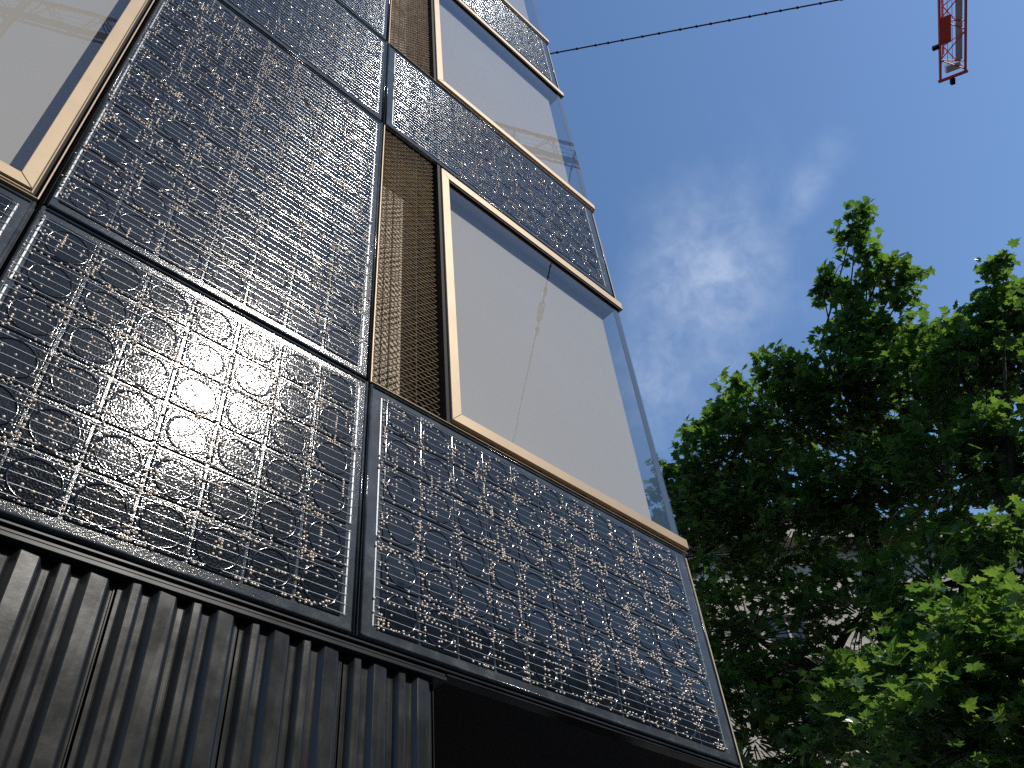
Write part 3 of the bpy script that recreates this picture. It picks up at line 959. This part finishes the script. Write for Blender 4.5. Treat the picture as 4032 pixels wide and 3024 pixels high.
def leaf_frames(ctr, rng, size, up=0.75, spread=0.55):
    """random leaf rotations: blades spread out flat with drooping tips"""
    n = len(ctr)
    nrmv = np.stack([rng.normal(0, spread, n), rng.normal(0, spread, n), np.full(n, up)], 1)
    nrmv += 0.25 * np.array(SUN)
    nrmv /= np.linalg.norm(nrmv, axis=1)[:, None]
    t = rng.normal(0, 1, (n, 3)); t[:, 2] -= 0.45
    t -= nrmv * (t * nrmv).sum(1)[:, None]
    t /= np.linalg.norm(t, axis=1)[:, None]
    s = np.cross(t, nrmv)
    R = np.stack([s, t, nrmv], 2)             # columns
    sz = size * rng.uniform(0.62, 1.25, n)
    return R, sz

def maple(base, lobes, label, seed, n_single, stems, leaf_size=0.122, dens=1.0):
    rng = np.random.default_rng(seed)
    base = Vector(base)
    tree = empty('maple_tree', base)
    tag(tree, label, 'tree', 'maple trees beside the building')
    bo = np.array(base)
    ctrs = []
    br = MB()
    forks = [base + Vector((sx, sy, sz)) for (sx, sy, sz) in stems]
    for (c, rad, k) in lobes:
        c = Vector(c)
        fk = min(forks, key=lambda f: (f - c).length)
        mid = fk.lerp(c, 0.5) + Vector((rng.normal(0, .15), rng.normal(0, .15), 0.12 * (c - fk).length))
        r0 = 0.006 + 0.048 * rad
        br.tube([fk - base, fk.lerp(mid, 0.5) - base + Vector((0, 0, .05)), mid - base, c - base], [r0 * 1.5, r0 * 1.2, r0, r0 * 0.45], 7, cap=False)
        # sprays: leafy twigs that run from the middle of the lobe to its skin
        ns = max(5, int(94 * rad ** 2 * dens * k))
        for q in range(ns):
            d = rng.normal(0, 1, 3); d[2] = d[2] * 0.85 + 0.22; d /= np.linalg.norm(d)
            L = rad * rng.uniform(0.72, 1.10)
            end = np.array(c) + d * L * np.array([1, 1, 0.85])
            st = np.array(c) + d * L * 0.15
            if rng.random() < 0.55:
                bend = 0.5 * (st + end) + np.array([0, 0, 0.06 * L])
                br.tube([Vector(st) - base, Vector(bend) - base, Vector(end) - base], [0.010, 0.007, 0.0035], 4, cap=False)
            m = int(rng.integers(12, 22))
            tpar = rng.beta(3.0, 0.8, m)
            p = st[None] + (end - st)[None] * tpar[:, None] + rng.normal(0, 0.085, (m, 3)) * np.array([1, 1, 0.55])
            ctrs.append(p)
    ctr = np.concatenate(ctrs)
    R, sz = leaf_frames(ctr, rng, leaf_size)
    # the leaves that show largest stay single objects
    dist = np.linalg.norm(ctr - np.array([0, 0, H]), axis=1)
    rel = (ctr - np.array([0, 0, H])) @ RC.T
    px = 2016 + FPX * rel[:, 0] / rel[:, 2]; py = 1512 + FPX * rel[:, 1] / rel[:, 2]
    inview = (px > 2500) & (px < 4000) & (py > 300) & (py < 3000) & (rel[:, 2] > 0)
    order = np.argsort(np.where(inview, dist / sz, 1e9))
    single = order[:n_single]; rest = order[n_single:]
    V = np.einsum('nij,kj->nki', R[rest], LV) * sz[rest][:, None, None] + (ctr[rest] - bo)[:, None, :]
    V = V.reshape(-1, 3)
    F = (LF[None] + (np.arange(len(rest)) * NL)[:, None, None]).reshape(-1, 3)
    crown = link('crown', np_mesh('crown', V, F), LEAF, tree)
    crown['kind'] = 'stuff'
    for i in single:
        o = link('leaf', leaf_me, None, tree)
        mw = Matrix.Identity(4)
        for a in range(3):
            for b in range(3): mw[a][b] = R[i, a, b] * sz[i]
            mw[a][3] = ctr[i, a] - bo[a]
        o.matrix_local = mw
    # trunk and main stems
    trunk = MB()
    top = forks[0] - base
    trunk.tube([(0, 0, 0), (0.03, 0.02, 0.35), Vector(top) * 0.5 + Vector((0.05, -0.04, 0)), top], [0.24, 0.18, 0.15, 0.12], 10)
    for fk in forks[1:]:
        e = fk - base
        trunk.tube([Vector(top) * 0.72, Vector(top).lerp(e, 0.5) + Vector((0, 0, .1)), e], [0.11, 0.085, 0.06], 8)
    trunk.build('trunk', BARK, tree)
    br.build('branches', BARK, tree)
    return len(ctr)

def lob(px, py, dist, r, k=1.0): return (at(px, py, dist), r, k)
A = [lob(2860, 1830, 12.2, 0.95), lob(2770, 2180, 11.8, 1.05), lob(3060, 1640, 12.4, 1.0), lob(3300, 1510, 12.4, 0.95),
     lob(3560, 1480, 12.6, 0.9), lob(3700, 1700, 12.2, 0.95), lob(3130, 2050, 11.6, 1.10), lob(2960, 2500, 11.0, 1.05, 0.95), lob(3420, 1980, 11.6, 1.0),
     lob(3390, 2420, 11.0, 0.90, 0.7), lob(2960, 2900, 10.6, 1.1, 0.9), lob(3330, 2880, 10.6, 1.0), lob(2700, 1980, 12.5, 0.7),
     lob(3390, 1290, 12.6, 0.50), lob(3460, 1090, 12.6, 0.36), lob(3280, 1100, 12.6, 0.26), lob(3380, 830, 12.6, 0.17, 1.6), lob(3350, 930, 12.6, 0.2, 1.4), lob(3420, 985, 12.6, 0.2, 1.4),
     lob(3570, 1070, 12.6, 0.22), lob(3235, 1120, 12.6, 0.16, 1.5), lob(3540, 1180, 12.5, 0.24), lob(3330, 1190, 12.5, 0.25)]
na = maple((9.9, 3.6, 0.0), A, 'maple tree next to the building corner with a tall leafy leader', 21, 150,
           [(0, 0, 4.4), (-0.7, 0.3, 5.6), (0.6, -0.7, 6.2), (-0.2, -0.6, 7.6), (0.3, -0.9, 8.8)])
B = [lob(3880, 1480, 11.2, 0.85), lob(4060, 1350, 11.4, 0.80), lob(3950, 1060, 11.4, 0.24), lob(3930, 1220, 11.4, 0.34), lob(3730, 1400, 11.6, 0.68), lob(3990, 1720, 10.2, 0.6, 0.9),
     lob(3740, 1900, 10.6, 0.85, 0.8), lob(4120, 1900, 10.4, 0.8, 0.6), lob(3680, 2300, 10.0, 0.85, 0.7), lob(4010, 2260, 9.4, 0.75, 0.8),
     lob(3620, 2820, 8.6, 0.95), lob(3960, 2620, 7.2, 0.75), lob(3840, 2930, 6.9, 0.75), lob(4100, 2900, 7.2, 0.8), lob(3800, 2560, 8.8, 0.7, 0.8)]
nb = maple((8.7, 1.7, 0.0), B, 'maple tree at the right picture edge with large drooping leaves', 22, 150,
           [(0, 0, 3.9), (0.2, 0.4, 5.6), (0.1, -0.5, 6.2), (-0.4, -0.2, 4.6)])
print('leaves', na, nb)
